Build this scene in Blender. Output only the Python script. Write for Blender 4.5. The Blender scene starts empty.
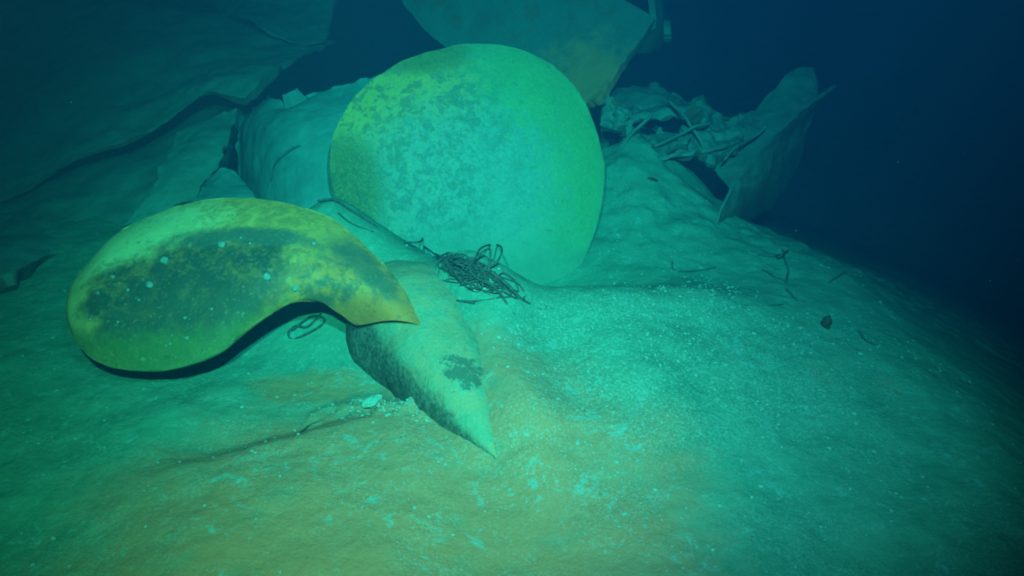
import bpy, bmesh, math, random
from mathutils import Vector, Matrix, noise
from mathutils.bvhtree import BVHTree

SC = bpy.context.scene
COL = SC.collection
rnd = random.Random(7)

# ------------------------------------------------------------------ camera
CAM_Z, PITCH, HFOV = 2.4, 28.0, 60.0
FPX = 512 / math.tan(math.radians(HFOV / 2))
cam = bpy.data.cameras.new("camera")
cam_o = bpy.data.objects.new("camera", cam)
COL.objects.link(cam_o)
cam_o.location = (0, 0, CAM_Z)
cam_o.rotation_euler = (math.radians(90 - PITCH), 0, 0)
cam.angle = math.radians(HFOV)
cam.clip_end = 500
cam.clip_start = 0.02
SC.camera = cam_o

# ------------------------------------------------------------------ world: black water, no daylight gets down to 4300 m
w = bpy.data.worlds.new("World"); SC.world = w; w.use_nodes = True
bg = w.node_tree.nodes["Background"]
bg.inputs[0].default_value = (0.0004, 0.008, 0.024, 1)
bg.inputs[1].default_value = 1.0

# ------------------------------------------------------------------ the dive vehicle's lamps (the only light down here)
def vehicle_lamp(loc, aim, power, color, size, blend, radius):
    l = bpy.data.lights.new("vehicle_lamp", "SPOT")
    l.energy = power; l.color = color
    l.spot_size = math.radians(size); l.spot_blend = blend
    l.shadow_soft_size = radius
    o = bpy.data.objects.new("vehicle_lamp", l); COL.objects.link(o)
    o.location = loc
    o.rotation_euler = (Vector(aim) - Vector(loc)).to_track_quat('-Z', 'Y').to_euler()
    return o
vehicle_lamp((0.50, 0.0, 3.7), (0.30, 4.8, 0.1), 1950, (1.0, 0.97, 0.96), 60, 1.0, 0.05)
vehicle_lamp((-0.25, -0.1, 3.3), (-0.85, 4.0, 0.1), 1550, (1.0, 0.95, 0.54), 56, 1.0, 0.05)

SC.view_settings.view_transform = 'Standard'
SC.view_settings.look = 'None'
SC.view_settings.exposure = 0.0
SC.view_settings.gamma = 1.0
SC.cycles.use_denoising = True
SC.cycles.filter_width = 1.9
SC.cycles.max_bounces = 6
SC.cycles.diffuse_bounces = 2
SC.cycles.volume_bounces = 1
SC.cycles.sample_clamp_indirect = 4

# ------------------------------------------------------------------ helpers
CP, SP = math.cos(math.radians(PITCH)), math.sin(math.radians(PITCH))
EYE = Vector((0, 0, CAM_Z))
def ray(px, py):
    u, v = (px - 512) / FPX, (288 - py) / FPX
    return Vector((u, CP + v * SP, -SP + v * CP))
def at_y(px, py, y):
    d = ray(px, py); return EYE + d * (y / d.y)
def at_z(px, py, z):
    d = ray(px, py); return EYE + d * ((z - CAM_Z) / d.z)

def fbm(p, s=1.0, o=4):
    return noise.fractal(Vector(p) * s, 1.0, 2.0, o)

def tag(o, label=None, cat=None, group=None, kind=None):
    if label: o["label"] = label
    if cat: o["category"] = cat
    if group: o["group"] = group
    if kind: o["kind"] = kind
    return o

def mesh_obj(name, verts, faces, mat, parent=None, smooth=True, uv=None):
    m = bpy.data.meshes.new(name)
    m.from_pydata([tuple(v) for v in verts], [], faces)
    if uv:
        l = m.uv_layers.new(name="UVMap")
        for lp in m.loops: l.data[lp.index].uv = uv[lp.vertex_index]
    bm = bmesh.new(); bm.from_mesh(m)
    bmesh.ops.recalc_face_normals(bm, faces=bm.faces); bm.to_mesh(m); bm.free()
    for p in m.polygons: p.use_smooth = smooth
    o = bpy.data.objects.new(name, m); COL.objects.link(o)
    if mat: m.materials.append(mat)
    if parent:
        o.parent = parent
        o.matrix_parent_inverse = parent.matrix_basis.inverted()
    return o

def empty(name, loc):
    o = bpy.data.objects.new(name, None); COL.objects.link(o)
    o.location = loc; o.empty_display_size = 0.2
    return o

def catmull(pts, t):
    """pts list of Vectors, t in 0..1"""
    n = len(pts) - 1
    f = min(max(t, 0), 1) * n
    i = min(int(f), n - 1); f -= i
    p1, p2 = pts[i], pts[i + 1]
    p0 = pts[i - 1] if i > 0 else p1 * 2 - p2
    p3 = pts[i + 2] if i + 2 <= n else p2 * 2 - p1
    return 0.5 * ((2 * p1) + (p2 - p0) * f + (2 * p0 - 5 * p1 + 4 * p2 - p3) * f * f + (3 * p1 - p0 - 3 * p2 + p3) * f ** 3)

def grid_faces(nu, nv, off=0):
    return [(off + j * nu + i, off + j * nu + i + 1, off + (j + 1) * nu + i + 1, off + (j + 1) * nu + i)
            for j in range(nv - 1) for i in range(nu - 1)]

def patch(name, rows, nu, nv, thick, mat, parent=None, amp=0.02, freq=2.5, edge=0.03, seed=0.0, taper=0.0):
    """bicubic slab through a control net of world points, with body thickness and torn edges"""
    P = []
    for j in range(nv):
        v = j / (nv - 1)
        for i in range(nu):
            u = i / (nu - 1)
            P.append(catmull([catmull(r, u) for r in rows], v))
    sv = Vector((seed, seed * 1.7, -seed))
    N = []
    for j in range(nv):
        for i in range(nu):
            a = P[j * nu + min(i + 1, nu - 1)] - P[j * nu + max(i - 1, 0)]
            b = P[min(j + 1, nv - 1) * nu + i] - P[max(j - 1, 0) * nu + i]
            n = a.cross(b)
            n = n.normalized() if n.length > 1e-9 else Vector((0, -1, 0))
            if n.dot(EYE - P[j * nu + i]) < 0: n = -n
            N.append(n)
    top, bot = [], []
    for j in range(nv):
        for i in range(nu):
            k = j * nu + i
            p = P[k].copy()
            e = min(i, nu - 1 - i, (j), (nv - 1 - j))
            if edge and e == 0:
                p += noise.noise_vector((p + sv) * 7) * edge + noise.noise_vector((p + sv) * 22) * edge * 0.4
            d = fbm(p + sv, freq, 5) * amp
            th = thick * (1 - taper * (1 - min(e / 4, 1)))
            top.append(p + N[k] * d)
            bot.append(p - N[k] * (th + fbm(p - sv, freq, 3) * amp * 0.4))
    n = nu * nv
    F = grid_faces(nu, nv) + [tuple(reversed(f)) for f in grid_faces(nu, nv, n)]
    rim = [i for i in range(nu)] + [j * nu + nu - 1 for j in range(1, nv)] + \
          [(nv - 1) * nu + i for i in range(nu - 2, -1, -1)] + [j * nu for j in range(nv - 2, 0, -1)]
    for a, b in zip(rim, rim[1:] + rim[:1]):
        F.append((a, n + a, n + b, b))
    o = mesh_obj(name, top + bot, F, mat, parent)
    sharp_edges(o, 50)
    return o

def sharp_edges(o, deg):
    bm = bmesh.new(); bm.from_mesh(o.data)
    for e in bm.edges:
        if len(e.link_faces) == 2 and e.calc_face_angle(0) > math.radians(deg): e.smooth = False
    bm.to_mesh(o.data); bm.free()

def tube(pts, r, n=6, taper=True):
    V, F = [], []
    m = len(pts)
    for k, p in enumerate(pts):
        d = (pts[min(k + 1, m - 1)] - pts[max(k - 1, 0)]).normalized()
        a = d.orthogonal().normalized() if k == 0 else (a - d * a.dot(d)).normalized()
        b = d.cross(a)
        rr = r * (0.45 if taper and k in (0, m - 1) else 1)
        for i in range(n):
            t = 2 * math.pi * i / n
            V.append(p + (a * math.cos(t) + b * math.sin(t)) * rr)
    for k in range(m - 1):
        for i in range(n):
            F.append((k * n + i, k * n + (i + 1) % n, (k + 1) * n + (i + 1) % n, (k + 1) * n + i))
    F.append(tuple(range(n - 1, -1, -1))); F.append(tuple((m - 1) * n + i for i in range(n)))
    return V, F

# ------------------------------------------------------------------ materials
class NT:
    def __init__(s, name, rough=0.85, spec=0.2):
        s.m = bpy.data.materials.new(name); s.m.use_nodes = True
        s.t = s.m.node_tree; s.b = s.t.nodes["Principled BSDF"]
        s.b.inputs["Roughness"].default_value = rough
        s.b.inputs["Specular IOR Level"].default_value = spec
        s.co = s.t.nodes.new("ShaderNodeTexCoord")
        s.geo = s.t.nodes.new("ShaderNodeNewGeometry")
    def link(s, a, b): s.t.links.new(a, b)
    def noise(s, scale, detail=5, rough=0.6, vec=None, dist=0.0):
        n = s.t.nodes.new("ShaderNodeTexNoise")
        n.inputs["Scale"].default_value = scale; n.inputs["Detail"].default_value = detail
        n.inputs["Roughness"].default_value = rough; n.inputs["Distortion"].default_value = dist
        s.link(vec or s.geo.outputs["Position"], n.inputs["Vector"])
        return n.outputs["Fac"]
    def vor(s, scale):
        n = s.t.nodes.new("ShaderNodeTexVoronoi"); n.inputs["Scale"].default_value = scale
        s.link(s.geo.outputs["Position"], n.inputs["Vector"]); return n.outputs["Distance"]
    def ramp(s, f, a, b, va=0.0, vb=1.0):
        n = s.t.nodes.new("ShaderNodeMapRange"); n.interpolation_type = 'SMOOTHSTEP'
        for k, v in zip(("From Min", "From Max", "To Min", "To Max"), (a, b, va, vb)): n.inputs[k].default_value = v
        s.link(f, n.inputs["Value"]); return n.outputs["Result"]
    def math(s, op, a, b=None):
        n = s.t.nodes.new("ShaderNodeMath"); n.operation = op
        for k, x in enumerate((a, b)):
            if x is None: continue
            if isinstance(x, (int, float)): n.inputs[k].default_value = x
            else: s.link(x, n.inputs[k])
        return n.outputs[0]
    def mix(s, f, a, b):
        n = s.t.nodes.new("ShaderNodeMix"); n.data_type = 'RGBA'
        if isinstance(f, (int, float)): n.inputs[0].default_value = f
        else: s.link(f, n.inputs[0])
        for k, x in ((6, a), (7, b)):
            if isinstance(x, tuple): n.inputs[k].default_value = (*x, 1)
            else: s.link(x, n.inputs[k])
        return n.outputs[2]
    def up(s):
        n = s.t.nodes.new("ShaderNodeSeparateXYZ"); s.link(s.geo.outputs["Normal"], n.inputs[0]); return n.outputs[2]
    def uv(s):
        n = s.t.nodes.new("ShaderNodeSeparateXYZ"); s.link(s.co.outputs["UV"], n.inputs[0]); return n.outputs[0], n.outputs[1]
    def blob(s, cu, cv, ru, rv, soft=0.5, wob=None):
        """a soft-edged patch of colour with a shape of its own, placed on the surface by UV"""
        u, v = s.uv()
        a = s.math('POWER', s.math('ABSOLUTE', s.math('DIVIDE', s.math('SUBTRACT', u, cu), ru)), 2)
        b = s.math('POWER', s.math('ABSOLUTE', s.math('DIVIDE', s.math('SUBTRACT', v, cv), rv)), 2)
        d = s.math('ADD', a, b)
        if wob is not None: d = s.math('ADD', d, s.math('MULTIPLY', s.math('SUBTRACT', wob, 0.5), 3.0))
        return s.ramp(d, 1 + soft, 1 - soft)
    def bump(s, f, strength, dist, prev=None):
        n = s.t.nodes.new("ShaderNodeBump")
        n.inputs["Strength"].default_value = strength; n.inputs["Distance"].default_value = dist
        s.link(f, n.inputs["Height"])
        if prev is not None: s.link(prev, n.inputs["Normal"])
        return n.outputs["Normal"]
    def done(s, color, normal=None):
        if isinstance(color, tuple): s.b.inputs["Base Color"].default_value = (*color, 1)
        else: s.link(color, s.b.inputs["Base Color"])
        if normal is not None: s.link(normal, s.b.inputs["Normal"])
        return s.m

def mat_silt():
    n = NT("seabed_silt", 0.95, 0.1)
    big, mid, fine = n.noise(0.9, 4), n.noise(5, 6), n.noise(60, 6, 0.7)
    c = n.mix(n.ramp(mid, 0.3, 0.7), (0.045, 0.215, 0.17), (0.075, 0.275, 0.22))
    sp = n.t.nodes.new("ShaderNodeSeparateXYZ"); n.link(n.geo.outputs["Position"], sp.inputs[0])
    dx = n.math('DIVIDE', n.math('ADD', sp.outputs[0], 0.45), 1.15); dy = n.math('DIVIDE', n.math('SUBTRACT', sp.outputs[1], 2.55), 0.95)
    dd = n.math('ADD', n.math('MULTIPLY', dx, dx), n.math('MULTIPLY', dy, dy))
    dd = n.math('ADD', dd, n.math('MULTIPLY', n.math('SUBTRACT', n.noise(2.6, 6, 0.7), 0.5), 1.8))
    c = n.mix(n.math('MULTIPLY', n.ramp(dd, 1.6, 0.3), n.ramp(mid, 0.1, 0.5)), c, (0.36, 0.20, 0.12))
    ex = n.math('DIVIDE', n.math('ADD', sp.outputs[0], 0.98), 0.30); ey = n.math('DIVIDE', n.math('SUBTRACT', sp.outputs[1], 3.56), 0.14)
    ee = n.math('ADD', n.math('ADD', n.math('MULTIPLY', ex, ex), n.math('MULTIPLY', ey, ey)), n.math('MULTIPLY', n.math('SUBTRACT', n.noise(7, 6, 0.75), 0.5), 2.4))
    c = n.mix(n.math('MULTIPLY', n.ramp(ee, 1.5, 0.3), 0.8), c, (0.36, 0.20, 0.10))
    c = n.mix(n.math('MULTIPLY', n.ramp(big, 0.62, 0.76), n.ramp(mid, 0.35, 0.6)), c, (0.20, 0.17, 0.11))      # rust stained silt
    fl = n.math('MULTIPLY', n.ramp(n.noise(38, 3, 0.8, dist=1.2), 0.56, 0.68), n.ramp(n.noise(2.3, 4), 0.42, 0.62))
    c = n.mix(n.math('MULTIPLY', fl, 0.75), c, (0.19, 0.36, 0.35))                                                # pale flakes
    c = n.mix(n.ramp(n.noise(17, 4, 0.8), 0.68, 0.76), c, (0.09, 0.14, 0.11))
    pt = n.math('MULTIPLY', n.ramp(n.noise(7.5, 7, 0.75, dist=0.8), 0.55, 0.62), n.ramp(n.noise(30, 4, 0.8), 0.40, 0.58))
    c = n.mix(n.math('MULTIPLY', pt, 0.8), c, (0.11, 0.36, 0.36))
    # flaky, freckled crust on the mound by the round blade
    mx = n.math('DIVIDE', n.math('SUBTRACT', sp.outputs[0], 0.75), 0.85); my = n.math('DIVIDE', n.math('SUBTRACT', sp.outputs[1], 3.55), 0.75)
    md = n.math('ADD', n.math('MULTIPLY', mx, mx), n.math('MULTIPLY', my, my))
    md = n.math('ADD', md, n.math('MULTIPLY', n.math('SUBTRACT', n.noise(3.5, 6, 0.7), 0.5), 2.4))
    cr = n.math('MAXIMUM', n.ramp(md, 1.5, 0.3), n.ramp(n.noise(2.1, 6, 0.7), 0.42, 0.66, 0.12, 0.75))
    sp1, sp2 = n.noise(85, 4, 0.8, dist=0.6), n.noise(50, 4, 0.75)
    c = n.mix(n.math('MULTIPLY', n.math('MULTIPLY', n.ramp(sp1, 0.50, 0.62), cr), 0.8), c, (0.19, 0.42, 0.40))
    c = n.mix(n.math('MULTIPLY', n.math('MULTIPLY', n.ramp(sp2, 0.56, 0.66), cr), 0.55), c, (0.26, 0.21, 0.15))
    c = n.mix(n.math('MULTIPLY', n.math('MULTIPLY', n.ramp(sp1, 0.46, 0.36), cr), 0.5), c, (0.05, 0.13, 0.105))
    nm = n.bump(mid, 0.22, 0.05); nm = n.bump(n.noise(20, 6, 0.7), 0.5, 0.016, nm); nm = n.bump(fine, 0.35, 0.006, nm)
    return n.done(c, nm)

def mat_wreck(name, silt=(0.12, 0.27, 0.25), metal=(0.075, 0.075, 0.062), lo=0.1, hi=0.5, rust=0.25, stain=None):
    n = NT(name, 0.9, 0.15)
    mid = n.noise(4, 6, 0.65)
    m = n.mix(n.ramp(n.noise(6, 6, 0.7), 0.45, 0.65), metal, (0.17, 0.11, 0.06))
    s = n.mix(n.ramp(mid, 0.35, 0.7), silt, tuple(x * 0.68 for x in silt))
    up = n.math('ADD', n.up(), n.math('MULTIPLY', n.math('SUBTRACT', mid, 0.5), 1.1))
    c = n.mix(n.ramp(up, lo, hi), m, s)
    c = n.mix(n.math('MULTIPLY', n.ramp(n.noise(2.2, 5, 0.7), 0.55, 0.7), rust), c, (0.25, 0.13, 0.05))
    if stain:
        vm = n.t.nodes.new("ShaderNodeVectorMath"); vm.operation = 'DISTANCE'
        n.link(n.geo.outputs["Position"], vm.inputs[0]); vm.inputs[1].default_value = stain[0]
        d = n.math('ADD', vm.outputs["Value"], n.math('MULTIPLY', n.math('SUBTRACT', n.noise(6, 6, 0.75), 0.5), 0.8))
        c = n.mix(n.math('MULTIPLY', n.ramp(d, stain[1], stain[1] * 0.4), 0.85), c, (0.55, 0.22, 0.09))
    nm = n.bump(n.noise(12, 6, 0.7), 0.5, 0.03); nm = n.bump(n.noise(70, 4, 0.7), 0.35, 0.006, nm)
    return n.done(c, nm)

def mat_left_blade():
    n = NT("patinated_bronze_fouled", 0.62, 0.35)
    # long axis u (tip 0 .. root 1), short axis v (upper edge 0 .. lower edge 1)
    wob, wob2, fine = n.noise(7, 6, 0.65), n.noise(16, 6, 0.7, dist=0.6), n.noise(55, 5, 0.7)
    streak = n.noise(11, 8, 0.75, dist=0.25)
    rim = n.mix(n.ramp(wob2, 0.38, 0.62), (0.56, 0.34, 0.09), (0.30, 0.24, 0.08))
    c = n.mix(n.math('MULTIPLY', n.blob(0.36, 0.20, 0.19, 0.24, 0.8, wob2), 0.9), rim, (0.40, 0.54, 0.30))  # pale highlight on the lamp-facing upper left, painted into the colour
    c = n.mix(n.math('MULTIPLY', n.blob(0.20, 0.55, 0.13, 0.45, 0.8, wob2), 0.75), c, (0.32, 0.38, 0.15))
    inner = n.mix(n.ramp(streak, 0.46, 0.64), (0.022, 0.065, 0.055), (0.20, 0.145, 0.055))
    c = n.mix(n.blob(0.55, 0.66, 0.25, 0.33, 0.5, wob), c, inner)
    c = n.mix(n.math('MULTIPLY', n.blob(0.56, 0.82, 0.22, 0.22, 0.6, wob), 0.8), c, (0.022, 0.07, 0.05))  # stain deepened low down, with the lower half's shade painted in
    c = n.mix(n.math('MULTIPLY', n.blob(0.63, 0.31, 0.15, 0.07, 0.7, wob), 0.9), c, (0.04, 0.11, 0.10))
    c = n.mix(n.math('MULTIPLY', n.blob(0.44, 1.0, 0.32, 0.17, 0.8, wob2), 0.85), c, (0.06, 0.15, 0.045))
    root = n.mix(n.ramp(streak, 0.42, 0.60), (0.46, 0.22, 0.06), (0.10, 0.12, 0.075))
    c = n.mix(n.blob(0.97, 0.5, 0.21, 0.9, 0.6, wob), c, root)
    c = n.mix(n.math('MULTIPLY', n.blob(0.87, 0.20, 0.11, 0.16, 0.7, wob2), 0.8), c, (0.055, 0.11, 0.085))
    c = n.mix(n.math('MULTIPLY', n.blob(1.0, 0.6, 0.06, 0.7, 0.7, wob2), 0.85), c, (0.52, 0.19, 0.05))
    c = n.mix(n.math('MULTIPLY', n.ramp(fine, 0.56, 0.70), 0.35), c, (0.36, 0.42, 0.26))
    c = n.mix(n.math('MULTIPLY', n.ramp(n.noise(30, 5, 0.8), 0.57, 0.68), 0.65), c, (0.06, 0.075, 0.045))
    c = n.mix(n.math('MULTIPLY', n.ramp(n.noise(19, 7, 0.8), 0.60, 0.66), 0.5), c, (0.03, 0.045, 0.03))
    nm = n.bump(wob2, 0.35, 0.02); nm = n.bump(fine, 0.3, 0.006, nm)
    return n.done(c, nm)

def mat_round_blade():
    n = NT("patinated_bronze_silted", 0.7, 0.25)
    # u across 0..1, v downwards 0..1
    wob, wob2, fine = n.noise(5, 6, 0.7), n.noise(13, 8, 0.78, dist=0.3), n.noise(40, 6, 0.8)
    grain = n.noise(75, 5, 0.8)
    base = n.mix(n.ramp(wob, 0.35, 0.65), (0.075, 0.27, 0.22), (0.11, 0.35, 0.23))
    c = n.mix(n.math('MULTIPLY', n.blob(0.85, 0.30, 0.42, 0.50, 0.8, wob), 0.85), base, (0.09, 0.34, 0.13))
    c = n.mix(n.math('MULTIPLY', n.blob(0.14, 0.32, 0.36, 0.42, 0.7, wob2), 0.95), c, (0.50, 0.40, 0.10))
    c = n.mix(n.math('MULTIPLY', n.blob(0.46, 0.60, 0.36, 0.32, 0.8, wob2), 0.85), c, (0.11, 0.31, 0.31))
    mott = n.math('MULTIPLY', n.ramp(wob2, 0.48, 0.55), n.blob(0.22, 0.42, 0.40, 0.45, 0.7, wob))
    c = n.mix(n.math('MULTIPLY', mott, 0.7), c, (0.05, 0.15, 0.12))
    c = n.mix(n.math('MULTIPLY', n.math('MULTIPLY', n.ramp(fine, 0.46, 0.58), n.blob(0.42, 0.52, 0.40, 0.38, 0.8, wob)), 0.7), c, (0.06, 0.23, 0.27))
    c = n.mix(n.math('MULTIPLY', n.blob(0.34, 0.05, 0.17, 0.08, 0.6, wob2), 0.75), c, (0.12, 0.18, 0.06))
    c = n.mix(n.math('MULTIPLY', n.blob(0.06, 0.60, 0.13, 0.20, 0.7, wob2), 0.85), c, n.mix(n.ramp(fine, 0.4, 0.6), (0.04, 0.11, 0.065), (0.15, 0.19, 0.06)))
    c = n.mix(n.math('MULTIPLY', n.ramp(grain, 0.52, 0.66), 0.4), c, (0.24, 0.46, 0.38))
    c = n.mix(n.math('MULTIPLY', n.ramp(grain, 0.46, 0.34), 0.25), c, (0.04, 0.13, 0.10))
    c = n.mix(n.math('MULTIPLY', n.ramp(n.noise(34, 5, 0.8), 0.56, 0.68), 0.6), c, (0.06, 0.15, 0.11))
    c = n.mix(n.math('MULTIPLY', n.ramp(n.noise(11, 7, 0.8), 0.58, 0.68), 0.45), c, (0.24, 0.24, 0.13))
    c = n.mix(n.math('MULTIPLY', n.blob(0.55, 1.02, 0.6, 0.22, 0.9, wob), 0.75), c, (0.075, 0.26, 0.215))      # silt gathered at the foot
    nm = n.bump(wob2, 0.45, 0.025); nm = n.bump(fine, 0.5, 0.008, nm)
    return n.done(c, nm)

def mat_hub(scar):
    n = NT("silted_hub_bronze", 0.85, 0.2)
    mid, fine = n.noise(9, 6, 0.7), n.noise(45, 6, 0.8)
    silt = n.mix(n.ramp(mid, 0.35, 0.65), (0.30, 0.27, 0.165), (0.13, 0.27, 0.20))
    silt = n.mix(n.math('MULTIPLY', n.ramp(n.noise(70, 4, 0.8), 0.52, 0.64), 0.5), silt, (0.18, 0.38, 0.35))
    silt = n.mix(n.math('MULTIPLY', n.ramp(n.noise(22, 6, 0.8), 0.57, 0.68), 0.7), silt, (0.055, 0.12, 0.095))
    met = n.mix(n.ramp(fine, 0.42, 0.62), (0.04, 0.08, 0.075), (0.13, 0.18, 0.15))
    up = n.math('ADD', n.up(), n.math('ADD', n.math('MULTIPLY', n.math('SUBTRACT', mid, 0.5), 0.8), n.math('MULTIPLY', n.math('SUBTRACT', fine, 0.5), 0.5)))
    c = n.mix(n.ramp(up, 0.22, 0.72), met, silt)
    vm = n.t.nodes.new("ShaderNodeVectorMath"); vm.operation = 'DISTANCE'          # bare scar near the cap joint
    n.link(n.geo.outputs["Position"], vm.inputs[0]); vm.inputs[1].default_value = scar
    d = n.math('ADD', vm.outputs["Value"], n.math('MULTIPLY', n.math('SUBTRACT', n.noise(17, 6, 0.75), 0.5), 0.42))
    c = n.mix(n.math('MULTIPLY', n.ramp(d, 0.09, 0.06), 0.85), c, (0.05, 0.11, 0.10))
    nm = n.bump(mid, 0.6, 0.03); nm = n.bump(fine, 0.5, 0.008, nm)
    return n.done(c, nm)

def mat_plain(name, a, b, scale=20, rough=0.9):
    n = NT(name, rough, 0.15)
    f = n.noise(scale, 5, 0.7)
    return n.done(n.mix(n.ramp(f, 0.35, 0.65), a, b), n.bump(f, 0.4, 0.006))

M_SILT = mat_silt()
M_HULL = mat_wreck("silted_hull_steel", (0.09, 0.25, 0.245), lo=-0.2, hi=0.25, rust=0.15)
M_CASE = mat_wreck("silted_casing_steel", (0.08, 0.28, 0.30), lo=-0.3, hi=0.1, rust=0.05)
M_STERN = mat_wreck("bare_hull_steel", (0.07, 0.19, 0.17), (0.06, 0.16, 0.14), lo=0.35, hi=0.8, rust=0.35, stain=((0.50, 6.22, 0.78), 0.50))
M_DEBRIS = mat_wreck("torn_steel", (0.085, 0.235, 0.215), (0.055, 0.10, 0.09), lo=0.0, hi=0.45, rust=0.25)
M_LBLADE, M_RBLADE, M_HUB = mat_left_blade(), mat_round_blade(), mat_hub((-0.215, 3.27, 0.255))
M_ROPE = mat_plain("fouled_rope", (0.03, 0.05, 0.05), (0.07, 0.11, 0.105), 60)
M_SCRAP = mat_plain("silted_scrap", (0.05, 0.10, 0.09), (0.07, 0.15, 0.13), 60)
M_GROWTH = mat_plain("pale_growth", (0.16, 0.34, 0.35), (0.08, 0.19, 0.19), 80)
M_DARK = mat_plain("dark_fragment", (0.03, 0.035, 0.03), (0.08, 0.07, 0.05), 40)
M_CRUMB = mat_plain("pale_silt_crumb", (0.13, 0.31, 0.28), (0.20, 0.40, 0.38), 50)

# ------------------------------------------------------------------ the seabed
def gauss(x, y, cx, cy, sx, sy, rot=0.0):
    c, s = math.cos(rot), math.sin(rot)
    dx, dy = x - cx, y - cy
    a, b = (dx * c + dy * s) / sx, (-dx * s + dy * c) / sy
    return math.exp(-0.5 * (a * a + b * b))
def sstep(a, b, x):
    t = min(max((x - a) / (b - a), 0), 1); return t * t * (3 - 2 * t)
def seg_dist(x, y, a, b):
    ax, ay, bx, by = a[0], a[1], b[0], b[1]
    t = ((x - ax) * (bx - ax) + (y - ay) * (by - ay)) / ((bx - ax) ** 2 + (by - ay) ** 2)
    t = min(max(t, 0), 1)
    return math.hypot(x - ax - t * (bx - ax), y - ay - t * (by - ay)), t
RIDGE = ((-1.0, 4.50), (-0.12, 3.98))
def ground(x, y, fine=True):
    d = math.hypot(max(0, x - 0.3) / 2.2, max(0, y - 3) / 3.3)
    e = max(0, (d - 0.71) * 2.6)
    drop = 0.35 * e * e if e < 0.66 else 0.1525 + 0.462 * (e - 0.66)
    z = -min(drop, 3.2 + 0.3 * math.sin(x * .2) * math.cos(y * .23))
    # silt ramp banked up between hub and round blade
    q, t = seg_dist(x, y, *RIDGE)
    z += (0.54 * (1 - t) + 0.22 * t) * math.exp(-0.5 * (q / 0.28) ** 2)
    q2, t2 = seg_dist(x, y, (-0.22, 3.95), (0.06, 2.92))
    z += (0.20 * max(1 - t2, 0) ** 0.6 + 0.03) * math.exp(-0.5 * (q2 / 0.17) ** 2)
    z += 0.12 * gauss(x, y, 0.45, 3.45, 0.30, 0.6)
    z += 0.09 * gauss(x, y, 0.06, 3.08, 0.13, 0.24, 0.3)
    # mound to the right, its bowl before the round blade
    z += 0.13 * gauss(x, y, 0.85, 3.75, 0.65, 0.55)
    z += 0.10 * gauss(x, y, 0.75, 4.05, 0.40, 0.16, 0.15)
    z -= 0.12 * gauss(x, y, 0.18, 4.5, 0.42, 0.24)
    # near mound with its crumbling rim, and the hollow scoured under the left blade
    z += 0.08 * sstep(3.40, 3.20, y - 0.45 * (x + 0.55)) * sstep(-1.9, -0.8, x) * sstep(0.0, -0.55, x)
    z -= 0.05 * gauss(x, y, -1.2, 3.75, 0.8, 0.45)
    # silted bank rising behind the debris
    z += 0.18 * gauss(x, y, 0.80, 5.5, 0.42, 0.5) + 0.42 * gauss(x, y, 0.92, 6.15, 0.42, 0.5) + 0.10 * gauss(x, y, 2.0, 5.2, 0.40, 0.40)
    if fine:
        p = Vector((x, y, 0.3))
        z += 0.035 * noise.fractal(p * 1.3, 1, 2, 3)
        if 0 < y < 12 and abs(x) < 8:
            r = noise.fractal(p * 9, 0.8, 2, 4)
            z += 0.006 * r + 0.005 * max(0, noise.noise(p * 28))
            lump = sstep(4.6, 5.2, y) * sstep(0.2, 0.6, x)
            if lump > 0: z += lump * (0.028 * noise.fractal(p * 5, 1, 2, 4) + 0.02 * max(0, noise.noise(p * 9)))
            rim = gauss(x, y, -0.52, 3.32, 0.28, 0.07, -0.1)
            if rim > 0.02: z += rim * (0.035 + 0.05 * noise.noise(p * 16))
    return z

def axis(lo, hi, step, far_lo, far_hi):
    a = []
    n = int((hi - lo) / step)
    a = [lo + i * step for i in range(n + 1)]
    x, s = hi, step
    while x < far_hi: s *= 1.25; x += s; a.append(x)
    x, s = lo, step
    while x > far_lo: s *= 1.25; x -= s; a.insert(0, x)
    return a
xs, ys = axis(-3.2, 3.2, 0.02, -45, 45), axis(1.8, 6.6, 0.02, -45, 55)
V = [(x, y, ground(x, y)) for y in ys for x in xs]
o = mesh_obj("seabed", V, grid_faces(len(xs), len(ys)), M_SILT)
tag(o, kind="structure")

def on_ground(px, py, lift=0.0):
    d = ray(px, py); t = 2.0
    while t < 14:
        p = EYE + d * t
        if p.z < ground(p.x, p.y): break
        t += 0.02
    return EYE + d * t + Vector((0, 0, lift))

# ------------------------------------------------------------------ the propeller
prop = empty("propeller", (-0.55, 4.1, 0))
tag(prop, "bronze ship's propeller half sunk in silt with two broad blades showing", "propeller")

# hub and its tail cone: lathed about an axis that dips into the silt
AX0, AX1 = Vector((-0.70, 4.40, 0.08)), at_z(494, 454, 0.075)
def lathe(name, prof, nseg, mat, amp):
    d = (AX1 - AX0); L = d.length; d.normalize()
    a = d.orthogonal().normalized(); b = d.cross(a)
    V, F = [], []
    for s, r in prof:
        for i in range(nseg):
            th = 2 * math.pi * i / nseg
            p = AX0 + d * (s * L) + (a * math.cos(th) + b * math.sin(th)) * r
            p += (p - (AX0 + d * (s * L))) * fbm(p, 3.0, 4) * amp
            V.append(p)
    m = len(prof)
    for k in range(m - 1):
        for i in range(nseg):
            F.append((k * nseg + i, k * nseg + (i + 1) % nseg, (k + 1) * nseg + (i + 1) % nseg, (k + 1) * nseg + i))
    F.append(tuple(range(nseg - 1, -1, -1))); F.append(tuple((m - 1) * nseg + i for i in range(nseg)))
    ob = mesh_obj(name, V, F, mat, prop); sharp_edges(ob, 40); return ob
def prof(pts, n):
    q = [Vector((s, r, 0)) for s, r in pts]
    return [(c.x, max(c.y, 0.004)) for c in (catmull(q, k / n) for k in range(n + 1))]
lathe("hub", prof([(0.0, 0.12), (0.12, 0.24), (0.24, 0.32), (0.34, 0.34), (0.42, 0.32), (0.50, 0.288), (0.56, 0.260)], 40), 72, M_HUB, 0.07)
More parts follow.
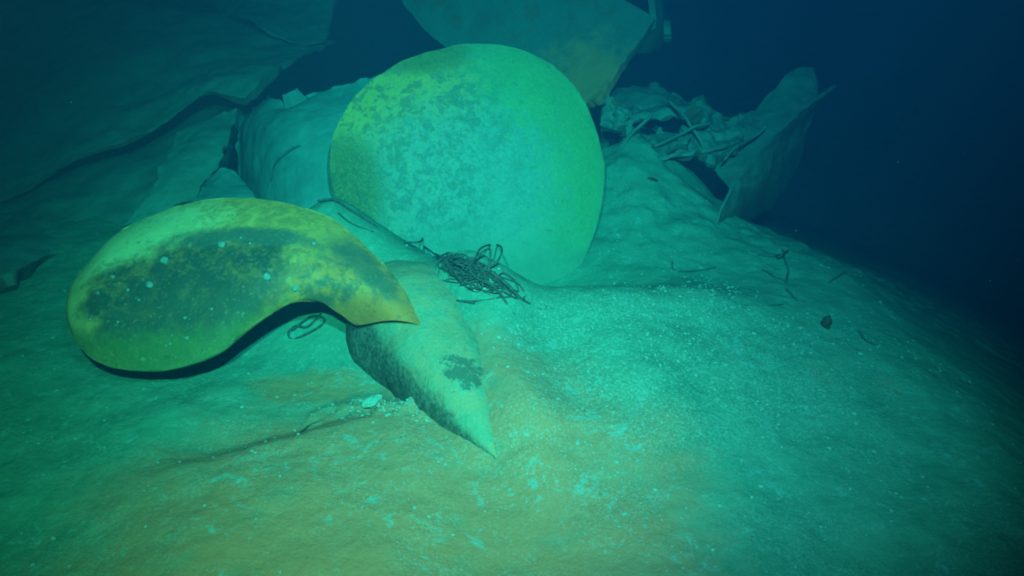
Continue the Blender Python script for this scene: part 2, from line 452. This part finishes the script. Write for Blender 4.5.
lathe("tail_cone", prof([(0.50, 0.284), (0.56, 0.266), (0.66, 0.228), (0.78, 0.168), (0.90, 0.098), (0.97, 0.05), (1.02, 0.006)], 40), 72, M_HUB, 0.07)

def plane_hit(px, py, p0, n):
    d = ray(px, py); return EYE + d * ((p0 - EYE).dot(n) / d.dot(n))

# the bean shaped blade, lofted between its upper and lower edges
B, T, R = at_z(165, 374, 0.13), at_z(225, 198, 0.70), at_y(400, 300, 3.66)
NB = (T - B).cross(R - B).normalized()
if NB.z < 0: NB = -NB
upper = [(67, 303), (69, 286), (83, 260), (115, 228), (166, 203), (225, 193), (283, 198), (334, 217), (372, 251), (402, 286), (423, 328)]
lower = [(67, 306), (69, 322), (80, 346), (104, 366), (140, 374), (180, 372), (222, 357), (258, 327), (292, 304), (322, 301), (350, 316)]
U = [plane_hit(*p, B, NB) for p in upper]; Lw = [plane_hit(*p, B, NB) for p in lower]
NU, NV = 90, 34
ROOT = AX0.lerp(AX1, 0.22)
front, back, uvs = [], [], []
for i in range(NU):
    s = i / (NU - 1)
    s2 = s ** 1.15
    a, b = catmull(U, s2), catmull(Lw, s2)
    wd = (b - a).length
    for j in range(NV):
        t = 0.5 - 0.5 * math.cos(math.pi * j / (NV - 1)) * (0.6 + 0.4 * abs(math.cos(math.pi * j / (NV - 1))))
        p = a.lerp(b, t)
        q = 2 * t - 1
        bul = (1 - q * q)
        h = 0.13 * bul * min(wd / 0.75, 1) * min(1, (s + 0.05) * 4)
        twist = 0.05 * q * math.sin(s * 3.0) + 0.10 * max(0, s - 0.75) * (-q)
        f = p + NB * (h + twist + 0.006 * fbm(p, 6, 3))
        f -= NB * 0.10 * sstep(0.86, 1.0, s) * sstep(0.1, 0.9, t)          # the root settles onto the hub
        th = 0.012 + 0.055 * math.sqrt(max(0, bul)) * (0.35 + 0.65 * s) * min(1, s * 12 + 0.1)
        if j in (0, NV - 1): f += noise.noise_vector(p * 14) * 0.006
        front.append(f); back.append((f - NB * th).lerp(ROOT, 0.62 * sstep(0.82, 0.98, s)))       # the root runs back into the hub
        uvs.append((s, t))
n = NU * NV
F = grid_faces(NV, NU) + [tuple(reversed(f)) for f in grid_faces(NV, NU, n)]
rim = list(range(NV)) + [i * NV + NV - 1 for i in range(1, NU)] + [(NU - 1) * NV + j for j in range(NV - 2, -1, -1)] + [i * NV for i in range(NU - 2, 0, -1)]
for a, b in zip(rim, rim[1:] + rim[:1]): F.append((a, n + a, n + b, b))
lb = mesh_obj("blade", front + back, F, M_LBLADE, prop, uv=uvs + uvs); sharp_edges(lb, 60)
tag(lb, "bean shaped blade with olive rim and dark stained middle")
LB_BVH = BVHTree.FromPolygons([tuple(v.co) for v in lb.data.vertices], [tuple(p.vertices) for p in lb.data.polygons])

# the round blade standing up behind the silt ramp
P0 = Vector((-0.15, 4.62, 0.0)); NR = Vector((0.06, -0.84, 0.54)).normalized()
out = [(484, 39), (440, 44), (398, 59), (362, 86), (338, 120), (329, 155), (333, 190), (350, 222), (385, 258), (430, 290), (480, 312),
       (530, 312), (566, 288), (588, 255), (602, 215), (608, 172), (603, 137), (588, 98), (562, 66), (526, 46)]
loop = [plane_hit(*p, P0, NR) for p in out]
cen = sum(loop, Vector()) / len(loop)
SEG, RG = 200, 26
def loop_at(t):
    k = len(loop); f = (t % 1) * k; i = int(f) % k; f -= int(f)
    return catmull([loop[(i - 1) % k], loop[i], loop[(i + 1) % k], loop[(i + 2) % k]], (1 + f) / 3)
front, back, uvs = [], [], []
us = [(p[0]) for p in out]
for r in range(RG):
    q = 1 - (1 - r / (RG - 1)) ** 1.6 if r else 0.0
    for k in range(SEG):
        e = loop_at(k / SEG)
        p = cen.lerp(e, max(q, 0.004))
        bend = 0.20 * (1 - q * q) - 0.08
        dx = (p - cen).x
        f = p + NR * (bend - 0.07 * dx * abs(dx) + 0.006 * fbm(p, 5, 3))
        if q > 0.97: f += noise.noise_vector(p * 9) * 0.006 + noise.noise_vector(p * 31) * 0.002
        th = 0.014 + 0.075 * math.sqrt(max(0, 1 - q * q))
        front.append(f); back.append(f - NR * th)
        c = p - EYE; dd = c.y * CP - c.z * SP; px = 512 + c.x / dd * FPX; py = 288 - (c.y * SP + c.z * CP) / dd * FPX
        uvs.append(((px - 329) / 279, (py - 39) / 255))
n = SEG * RG; F = []
for base, rev in ((0, False), (n, True)):
    for r in range(RG - 1):
        for k in range(SEG):
            f = (base + r * SEG + k, base + r * SEG + (k + 1) % SEG, base + (r + 1) * SEG + (k + 1) % SEG, base + (r + 1) * SEG + k)
            F.append(tuple(reversed(f)) if rev else f)
    F.append(tuple(base + k for k in range(SEG)))
for k in range(SEG):
    a, b = (RG - 1) * SEG + k, (RG - 1) * SEG + (k + 1) % SEG
    F.append((a, b, n + b, n + a))
rb = mesh_obj("blade", front + back, F, M_RBLADE, prop, uv=uvs + uvs); sharp_edges(rb, 60)
tag(rb, "round blade standing upright, mottled yellow green with silt")

# pale growths sitting on the bean shaped blade
def growth(px, py, r):
    d = ray(px, py).normalized()
    hit, nrm, _, _ = LB_BVH.ray_cast(EYE, d)
    if hit is None: return
    if nrm.dot(d) > 0: nrm = -nrm
    bm = bmesh.new(); bmesh.ops.create_icosphere(bm, subdivisions=2, radius=r)
    sv = Vector((px, py, 0)) * 0.37
    for v in bm.verts:
        v.co *= 1 + 0.25 * noise.noise(v.co / r * 1.3 + sv)
        if v.co.z > 0.75 * r: v.co.z -= 0.35 * r           # sunken crown
        v.co.z *= 0.85
    m = bpy.data.meshes.new("barnacle"); bm.to_mesh(m); bm.free()
    for p in m.polygons: p.use_smooth = True
    m.materials.append(M_GROWTH)
    ob = bpy.data.objects.new("barnacle", m); COL.objects.link(ob)
    ob.rotation_euler = nrm.to_track_quat('Z', 'Y').to_euler()
    ob.location = hit + nrm * r * 0.25
    big = r > 0.013
    tag(ob, "plump pale rounded growth on the bean shaped propeller blade" if big else "tiny pale speck of growth on the bean shaped propeller blade",
        "barnacle", "plump growths on the bean shaped blade" if big else "tiny growths on the bean shaped blade")
for px, py, r in ((222, 245, .022), (165, 261, .022), (267, 277, .020), (295, 288, .017), (314, 244, .015), (150, 285, .020), (137, 256, .014),
                  (113, 277, .013), (98, 293, .014), (185, 318, .011), (212, 309, .010), (187, 338, .013), (170, 344, .011), (241, 238, .008),
                  (291, 245, .008), (128, 290, .012), (104, 262, .010), (90, 320, .011), (118, 322, .009), (139, 300, .010)):
    growth(px, py, r * (0.9 if r > 0.015 else 0.7))

# ------------------------------------------------------------------ the rope tangle and loose lines on the silt
def strand(pts, r, parent, name="strand", n=60):
    q = [catmull(pts, k / n) for k in range(n + 1)]
    V, F = tube(q, r, 6)
    return mesh_obj(name, V, F, M_ROPE, parent)
c0 = on_ground(470, 285)
tangle = empty("rope_tangle", c0)
tag(tangle, "tangled dark rope heaped on the silt before the round blade", "rope")
def gp(px, py, lift): return on_ground(px, py, lift)
for k in range(16):
    pts = []
    a0 = rnd.uniform(0, 6.28); cx, cy = rnd.gauss(0, 20), rnd.gauss(0, 4)
    R1 = rnd.uniform(9, 26); da = rnd.choice((-1, 1)) * rnd.uniform(0.7, 1.5)
    for i in range(rnd.randint(8, 15)):
        a = a0 + i * da
        ex, ey = cx + R1 * math.cos(a) * rnd.uniform(.5, 1.3), cy + 0.55 * R1 * math.sin(a) * rnd.uniform(.5, 1.3)
        px, py = 472 + ex + 0.1 * ey, 281 + ey + 0.42 * ex * 0.8
        pts.append(gp(px, py, rnd.uniform(0.004, 0.085) * math.exp(-(ex / 34) ** 2)))
    strand(pts, rnd.uniform(0.0022, 0.0042), tangle, n=80)
for line, r in (([(402, 238, .01), (418, 247, .03), (434, 256, .02), (450, 266, .03), (470, 276, .04)], .006),
                ([(404, 244, .01), (420, 250, .05), (424, 243, .05), (419, 244, .02), (440, 262, .02), (462, 283, .03)], .005),
                ([(490, 280, .05), (505, 290, .04), (520, 300, .01), (530, 306, .006)], .009),
                ([(480, 285, .05), (498, 296, .03), (508, 308, .01), (515, 317, .006)], .006),
                ([(418, 282, .008), (430, 292, .008), (450, 301, .01), (475, 307, .02)], .0055),
                ([(470, 282, .05), (480, 268, .10), (494, 259, .10), (502, 265, .09), (496, 274, .06), (478, 280, .04)], .005),
                ([(462, 286, .05), (478, 276, .11), (490, 266, .09), (488, 278, .07), (470, 292, .03)], .005),
                ([(440, 300, .01), (470, 305, .02), (500, 300, .02), (485, 290, .05), (460, 292, .04)], .005)):
    strand([gp(*p) for p in line], r, tangle)

o = strand([gp(*p) for p in ((318, 206, .03), (335, 205, .03), (352, 213, .012), (378, 229, .008))], .007, None, "mooring_line")
tag(o, "thick dark line on the silt at the foot of the round blade", "rope")
o = strand([gp(*p) for p in ((338, 214, .008), (350, 224, .008), (366, 231, .008), (374, 233, .006))], .005, None, "thin_line")
tag(o, "thin dark line below the thick one at the round blade's foot", "rope")
o = strand([gp(*p) for p in ((322, 318, .03), (308, 330, .02), (296, 331, .03), (289, 336, .02), (294, 341, .01), (318, 333, .03), (325, 324, .03), (312, 323, .04), (292, 334, .02))], .006, None, "looped_line")
tag(o, "looped dark line in the shadow under the bean shaped blade", "rope")

# ------------------------------------------------------------------ the collapsed hull to the left
def rows_y(rows): return [[at_y(*p) for p in r] for r in rows]
hull = empty("ship_hull", at_y(120, 240, 5.6))
tag(hull, "collapsed silt covered hull plating split by long dark fissures", "hull")
# lower plate
patch("hull_plate", rows_y([
    [(-120, 305, 4.3), (0, 276, 4.40), (30, 266, 4.62), (58, 254, 4.94), (120, 262, 4.98), (200, 262, 5.05)],
    [(-120, 262, 5.0), (0, 238, 5.05), (60, 232, 5.3), (110, 228, 5.4), (196, 203, 5.5)],
    [(-120, 225, 5.8), (20, 196, 5.9), (120, 180, 5.95), (221, 164, 6.0)],
    [(-130, 200, 6.5), (30, 172, 6.75), (130, 148, 6.75), (233, 122, 6.6)],
    [(-130, 190, 7.6), (60, 150, 7.8), (170, 112, 7.6), (258, 92, 7.2)]]), 90, 70, 0.2, M_HULL, hull, 0.05, 1.6, 0.012, 1.0, 0.6)
# slab lying on it, split off by the crack that runs down to the blade
patch("hull_plate", rows_y([
    [(120, 226, 5.18), (150, 214, 5.25), (193, 201, 5.35)],
    [(149, 193, 5.42), (178, 180, 5.5), (216, 166, 5.65)],
    [(164, 165, 5.72), (195, 150, 5.8), (227, 142, 5.95)],
    [(176, 132, 6.15), (205, 118, 6.3), (238, 108, 6.4)]]), 40, 60, 0.05, M_HULL, hull, 0.03, 2.5, 0.03, 2.0, 0.6)
# upper plate, its thin edge overhanging the long fissure
patch("hull_plate", rows_y([
    [(-140, 234, 5.75), (0, 199, 5.85), (70, 161, 6.05), (140, 137, 6.2), (200, 95, 6.5), (246, 104, 6.35)],
    [(-140, 205, 6.2), (0, 172, 6.3), (70, 137, 6.4), (150, 110, 6.55), (210, 80, 6.75), (265, 86, 6.6)],
    [(-140, 150, 7.0), (0, 118, 7.1), (70, 92, 7.1), (150, 75, 7.15), (225, 62, 7.2), (291, 62, 7.0)],
    [(-140, 100, 7.8), (0, 70, 7.9), (80, 50, 7.9), (160, 40, 7.9), (230, 40, 7.8), (312, 50, 7.5)],
    [(-140, 40, 8.8), (0, 15, 8.8), (90, 5, 8.7), (170, 8, 8.6), (240, 18, 8.4), (336, 40, 8.0)]]), 120, 70, 0.05, M_HULL, hull, 0.07, 1.3, 0.012, 3.0, 0.7)
# top plate behind it
patch("hull_plate", rows_y([
    [(225, 24, 8.45), (250, 21, 8.0), (262, 26, 7.8), (280, 36, 7.72), (299, 43, 7.68), (327, 40, 7.7)],
    [(215, 5, 8.9), (255, 5, 8.5), (295, 15, 8.4), (333, 12, 8.3)],
    [(200, -40, 9.4), (250, -40, 9.2), (300, -40, 9.0), (342, -40, 8.9)]]), 60, 40, 0.04, M_HULL, hull, 0.05, 2.0, 0.015, 4.0, 0.5)

# ------------------------------------------------------------------ rounded casing and wedge behind the round blade's left edge
casing = empty("shaft_casing", at_y(300, 200, 5.3))
tag(casing, "rounded pale silted casing with broken upper rim left of the round blade", "casing")
patch("casing_shell", rows_y([
    [(212, 260, 5.5), (262, 255, 5.05), (320, 250, 4.95), (400, 255, 4.95)],
    [(240, 215, 5.75), (274, 200, 5.25), (322, 196, 5.1), (410, 200, 5.15)],
    [(238, 165, 6.05), (264, 155, 5.5), (320, 148, 5.35), (410, 150, 5.4)],
    [(240, 130, 6.3), (264, 118, 5.8), (322, 114, 5.65), (410, 116, 5.7)],
    [(250, 114, 6.5), (262, 101, 6.2), (276, 99, 6.0), (290, 107, 5.9), (300, 105, 5.9), (313, 94, 5.92), (330, 89, 5.95), (350, 83, 5.95), (372, 76, 6.0), (410, 70, 6.1)]]),
    90, 70, 0.10, M_CASE, casing, 0.02, 3.0, 0.04, 6.0, 0.2)
seam = [at_y(*p) for p in ((272, 178, 5.29), (274, 166, 5.34), (281, 155, 5.33), (292, 147, 5.36), (302, 143, 5.38))]
V, F = tube([catmull(seam, k / 20) - Vector((0, 0.03, 0)) for k in range(21)], 0.0035, 6)
mesh_obj("seam", V, F, M_SCRAP, casing)
wedge = patch("plate_wedge", rows_y([
    [(192, 215, 5.0), (220, 212, 5.0), (258, 210, 5.05)],
    [(198, 195, 5.25), (224, 188, 5.3), (250, 192, 5.3)],
    [(208, 180, 5.5), (226, 170, 5.55), (246, 182, 5.5)]]), 26, 22, 0.12, M_CASE, None, 0.02, 4.0, 0.02, 8.0, 0.3)
tag(wedge, "small silted wedge of plate in the gap between hull and casing", "wreck plate")

# ------------------------------------------------------------------ stern plating hanging above the round blade
stern = empty("stern_section", at_y(560, 40, 6.8))
tag(stern, "broad hull section with rust stained lower corner above the round blade", "hull section")
patch("side_plate", rows_y([
    [(368, -60, 7.5), (480, -50, 7.1), (570, -28, 6.8), (656, 18, 6.55)],
    [(412, 14, 7.15), (500, 15, 6.85), (570, 22, 6.65), (637, 45, 6.42)],
    [(458, 58, 6.8), (525, 60, 6.6), (578, 66, 6.42), (618, 71, 6.28)],
    [(520, 96, 6.5), (555, 101, 6.35), (580, 104, 6.22), (598, 98, 6.14)]]), 70, 60, 0.10, M_STERN, stern, 0.03, 2.0, 0.02, 9.0, 0.3)
patch("end_plate", rows_y([
    [(640, -60, 6.95), (655, -50, 7.2), (668, -40, 7.5)],
    [(655, 18, 6.72), (662, 22, 6.95), (662, 30, 7.2)],
    [(645, 35, 6.6), (660, 42, 6.85), (662, 46, 7.0)],
    [(630, 56, 6.5), (645, 54, 6.7), (655, 54, 6.9)]]), 20, 34, 0.06, M_DEBRIS, stern, 0.02, 4.0, 0.03, 10.0, 0.3)
patch("keel_plate", rows_y([
    [(380, -5, 7.9), (420, 5, 7.5), (455, 25, 7.2), (500, 50, 6.9)],
    [(372, -60, 8.3), (420, -60, 7.9), (470, -50, 7.6), (510, -30, 7.3)]]), 40, 20, 0.08, M_HULL, stern, 0.04, 3.0, 0.03, 11.0, 0.3)

# ------------------------------------------------------------------ torn plating heaped to the right of the round blade
def torn(name, label, rows, nu, nv, th, amp, fr, ed, seed, cat="wreck plate"):
    return tag(patch(name, rows_y(rows), nu, nv, th, M_DEBRIS, None, amp * 1.25, fr, ed * 1.5, seed, 0.5), label, cat)
torn("bent_plate", "broad dark plate sloping behind the torn strips right of the round blade",
     [[(598, 150, 6.3), (640, 128, 6.45), (690, 118, 6.6)], [(602, 112, 6.7), (648, 102, 6.8), (700, 110, 6.9)], [(612, 92, 7.0), (650, 86, 7.1), (688, 104, 7.1)]],
     44, 34, 0.05, 0.05, 3.0, 0.05, 12.0)
torn("torn_strip", "pale folded strip with a straight upper lip among the torn plates",
     [[(612, 126, 6.15), (640, 122, 6.15), (672, 118, 6.2), (692, 112, 6.25)], [(618, 116, 6.22), (645, 112, 6.22), (675, 108, 6.27), (692, 106, 6.3)], [(622, 110, 6.4), (648, 109, 6.4), (676, 106, 6.45), (690, 104, 6.5)]],
     50, 14, 0.03, 0.03, 6.0, 0.04, 13.0)
torn("crumpled_plate", "crumpled pale fragment close by the round blade's right edge",
     [[(598, 128, 5.95), (612, 130, 5.9), (634, 128, 5.95)], [(604, 112, 6.05), (618, 114, 5.98), (630, 116, 6.02)], [(610, 98, 6.15), (618, 102, 6.1), (632, 112, 6.1)]],
     24, 24, 0.04, 0.08, 7.0, 0.06, 14.0)
torn("twisted_plate", "twisted plate running down from the strip to the curved hull plate",
     [[(682, 112, 6.15), (700, 128, 6.1), (722, 142, 6.1), (752, 132, 6.2)], [(690, 106, 6.3), (708, 118, 6.25), (730, 132, 6.25), (758, 118, 6.35)], [(694, 104, 6.5), (714, 112, 6.45), (736, 120, 6.5), (762, 106, 6.55)]],
     50, 26, 0.04, 0.07, 5.0, 0.06, 15.0)
torn("broken_slab", "jagged slab propped low between the strip and the silt bank",
     [[(618, 150, 5.8), (650, 152, 5.78), (680, 146, 5.8)], [(622, 138, 5.95), (652, 138, 5.95), (684, 136, 5.98)], [(626, 132, 6.2), (655, 131, 6.2), (688, 128, 6.2)]],
     34, 20, 0.05, 0.06, 6.0, 0.07, 16.0)
torn("long_splinter", "long thin splinter lying across the foot of the torn plates",
     [[(650, 160, 5.65), (690, 155, 5.7), (730, 147, 5.8)], [(650, 157, 5.68), (690, 152, 5.73), (730, 143, 5.85)]],
     40, 5, 0.02, 0.02, 6.0, 0.012, 17.0)
torn("tilted_plate", "small tilted plate wedged between the splinter and the twisted plate",
     [[(676, 152, 5.75), (706, 158, 5.72), (734, 152, 5.8)], [(682, 136, 5.92), (710, 142, 5.9), (738, 138, 5.95)], [(690, 126, 6.1), (715, 130, 6.1), (742, 128, 6.1)]],
     34, 24, 0.04, 0.06, 6.0, 0.05, 18.0)

# bent ribs sticking out of the heap
def rib(pts, r, label):
    q = [at_y(*p) for p in pts]
    V, F = tube([catmull(q, k / 28) + noise.noise_vector(catmull(q, k / 28) * 8) * 0.012 for k in range(29)], r, 8)
    return tag(mesh_obj("bent_rib", V, F, M_DEBRIS), label, "bent rib")
rib([(606, 168, 5.75), (622, 146, 5.8), (640, 126, 5.9), (652, 116, 6.0)], 0.014, "bent rib leaning beside the round blade's right edge")
rib([(640, 152, 5.8), (668, 140, 5.85), (694, 128, 5.9), (712, 122, 6.0)], 0.012, "bent rib lying over the jagged slab")
rib([(668, 100, 6.2), (684, 116, 6.05), (698, 138, 5.9), (704, 152, 5.85)], 0.013, "bent rib hanging down from the pale folded strip")
rib([(724, 160, 5.6), (738, 146, 5.75), (752, 138, 5.9), (768, 126, 6.0)], 0.010, "thin bent rib propped against the tall curved plate")

# the tall curved plate with its folded crest
curved = empty("curved_hull_plate", at_y(715, 240, 5.2))
tag(curved, "tall curved hull plate rising from the silt to a folded tip", "hull plate")
patch("plate_side", rows_y([
    [(713, 262, 5.05), (722, 250, 5.3), (732, 240, 5.6)],
    [(716, 238, 5.12), (735, 228, 5.5), (750, 222, 5.95)],
    [(724, 205, 5.30), (752, 200, 5.7), (778, 200, 6.25)],
    [(742, 175, 5.60), (772, 170, 6.0), (800, 165, 6.5)],
    [(766, 147, 5.95), (788, 138, 6.25), (808, 128, 6.6)],
    [(800, 114, 6.4), (812, 108, 6.6), (824, 100, 7.0)],
    [(826, 92, 6.7), (831, 89, 6.8), (836, 86, 6.95)]]), 30, 90, 0.03, M_DEBRIS, curved, 0.02, 3.0, 0.008, 19.0, 0.3)
patch("folded_flange", rows_y([
    [(733, 189, 5.46), (722, 178, 5.65), (712, 168, 5.8)],
    [(748, 166, 5.72), (738, 150, 5.98), (724, 140, 6.1)],
    [(768, 145, 6.0), (758, 128, 6.25), (744, 118, 6.4)],
    [(794, 119, 6.32), (780, 104, 6.5), (766, 96, 6.65)],
    [(814, 102, 6.54), (802, 86, 6.7), (792, 72, 6.85)],
    [(820, 92, 6.7), (816, 78, 6.8), (812, 66, 6.95)]]), 26, 70, 0.03, M_DEBRIS, curved, 0.03, 3.5, 0.02, 20.0, 0.3)

# ------------------------------------------------------------------ small fragments lying on the silt
def fragment(name, label, cat, px, py, dx, dy, h, mat=None, seed=0):
    """an irregular broken bit resting on the ground, spanning dx by dy metres and h tall"""
    c = on_ground(px, py)
    bm = bmesh.new(); bmesh.ops.create_icosphere(bm, subdivisions=3, radius=1)
    sv = Vector((seed * 3.1, seed, 2.2))
    for v in bm.verts:
        v.co += noise.noise_vector(v.co * 1.6 + sv) * 0.45
        v.co = Vector((v.co.x * dx / 2, v.co.y * dy / 2, v.co.z * h / 2))
    m = bpy.data.meshes.new(name); bm.to_mesh(m); bm.free()
    m.materials.append(mat or M_DARK)
    ob = bpy.data.objects.new(name, m); COL.objects.link(ob)
    ob.location = c + Vector((0, 0, h * 0.25)); ob.rotation_euler = (0, 0, seed * 1.3)
    return tag(ob, label, cat)
fragment("rusty_block", "small dark block with rusty foot alone on the far mound slope", "fragment", 826, 327, 0.06, 0.05, 0.09, None, 1)
fragment("metal_chip", "flat dark chip on the silt bank below the long splinter", "fragment", 651, 180, 0.09, 0.04, 0.02, None, 2)
fragment("silt_stone", "small pale stone beside the hub's lower side", "stone", 372, 404, 0.10, 0.07, 0.05, M_CRUMB, 3)

def twig(pts, r, label, name="cable_scrap"):
    V, F = tube([catmull(pts, k / 24) for k in range(25)], r * 0.6, 6)
    return tag(mesh_obj(name, V, F, M_SCRAP), label, "cable scrap")
for pts, r, lab in (
    (((292, 440, .01), (304, 432, .015), (312, 426, .012), (326, 420, .004)), .006, "short dark scrap on the slope of the near mound"),
    (((384, 384, .03), (390, 376, .05), (394, 372, .05)), .005, "tiny upright scrap against the hub's lower side"),
    (((758, 256, .01), (775, 258, .015), (788, 252, .01), (812, 242, .01)), .009, "dark bent scrap along the crest of the far mound"),
    (((782, 252, .02), (785, 262, .012), (788, 272, .01), (786, 284, .01)), .009, "dark forked scrap running down the far mound"),
    (((828, 284, .01), (838, 278, .012), (846, 273, .01)), .010, "short dark scrap near the far mound's edge"),
    (((762, 271, .01), (768, 274, .012), (776, 279, .008)), .007, "small slanted scrap left of the forked one"),
    (((786, 290, .01), (796, 301, .012), (806, 303, .008)), .010, "dark hooked scrap below the forked one"),
    (((858, 332, .01), (866, 342, .012), (878, 347, .01)), .009, "dark curled scrap right of the rusty block"),
    (((742, 306, .006), (762, 307, .008), (784, 305, .006)), .005, "thin straight scrap lying across the far mound"),
    (((672, 262, .01), (675, 272, .012), (700, 272, .012), (716, 268, .006)), .007, "square bent scrap on the bank below the curved plate")):
    twig([gp(*p) for p in pts], r, lab)

# crumbs of pale silt strewn over the mounds
V, F = [], []
ico = bmesh.new(); bmesh.ops.create_icosphere(ico, subdivisions=1, radius=1)
iv = [v.co.copy() for v in ico.verts]; jf = [tuple(v.index for v in f.verts) for f in ico.faces]; ico.free()
def crumb(x, y, r):
    b = len(V); sv = Vector((x * 31, y * 17, r * 900)); a = rnd.uniform(0, 6.28); sx = rnd.uniform(.7, 1.7)
    z = ground(x, y)
    for q in iv:
        p = q + noise.noise_vector(q * 1.5 + sv) * 0.5
        p = Vector((p.x * sx, p.y, p.z * 0.6)) * r
        V.append((x + p.x * math.cos(a) - p.y * math.sin(a), y + p.x * math.sin(a) + p.y * math.cos(a), z + p.z + r * 0.1))
    F.extend(tuple(b + i for i in f) for f in jf)
k = 0
while k < 3800:
    if rnd.random() < 0.6: x, y = rnd.gauss(0.8, 0.55), rnd.gauss(3.7, 0.55)
    elif rnd.random() < 0.3: x, y = rnd.gauss(-0.5, 0.22), rnd.gauss(3.3, 0.06)
    else: x, y = rnd.uniform(-2.6, 2.4), rnd.uniform(1.9, 5.2)
    if noise.noise(Vector((x * 2.4, y * 2.4, 1))) + rnd.uniform(-.3, .3) < 0.0: continue
    crumb(x, y, 0.002 + 0.007 * rnd.random() ** 4); k += 1
o = mesh_obj("silt_crumbs", V, F, M_CRUMB, smooth=False)
tag(o, "pale crumbs of silt strewn over the mounds", "silt", kind="stuff")

# flecks drifting in the water
V, F = [], []
for k in range(150):
    x, y = rnd.uniform(-3.5, 4.5), rnd.uniform(1.6, 8)
    c = Vector((x, y, max(ground(x, y, False), -1.2) + rnd.uniform(0.05, 1.6)))
    b = len(V); r = rnd.uniform(0.0008, 0.002)
    for q in iv: V.append(c + (q + noise.noise_vector(q * 2 + c * 9) * 0.5) * r)
    F.extend(tuple(b + i for i in f) for f in jf)
o = mesh_obj("marine_snow", V, F, M_CRUMB, smooth=False)
tag(o, "pale flecks drifting in the water", "flecks", kind="stuff")

# ------------------------------------------------------------------ the water itself
hz = bpy.data.materials.new("sea_water"); hz.use_nodes = True
t = hz.node_tree; t.nodes.remove(t.nodes["Principled BSDF"])
v = t.nodes.new("ShaderNodeVolumePrincipled")
WATER_S = (0.0003, 0.006, 0.0165)      # scattering per metre
WATER_A = (0.300, 0.034, 0.040)      # absorption per metre
D = 0.35
v.inputs["Density"].default_value = D
cs = [s / D for s in WATER_S]
v.inputs["Color"].default_value = (*cs, 1)
v.inputs["Absorption Color"].default_value = (*[max(0, 1 - (a / D) / (1 - c)) ** 2 for a, c in zip(WATER_A, cs)], 1)
v.inputs["Anisotropy"].default_value = 0.0
t.links.new(v.outputs[0], t.nodes["Material Output"].inputs["Volume"])
bm = bmesh.new(); bmesh.ops.create_cube(bm, size=1)
for q in bm.verts: q.co = Vector((q.co.x * 110, q.co.y * 120 + 5, q.co.z * 12 + 0.0))
m = bpy.data.meshes.new("haze"); bm.to_mesh(m); bm.free(); m.materials.append(hz)
o = bpy.data.objects.new("haze", m); COL.objects.link(o)
tag(o, "clear blue green sea water all round", "water", kind="stuff")
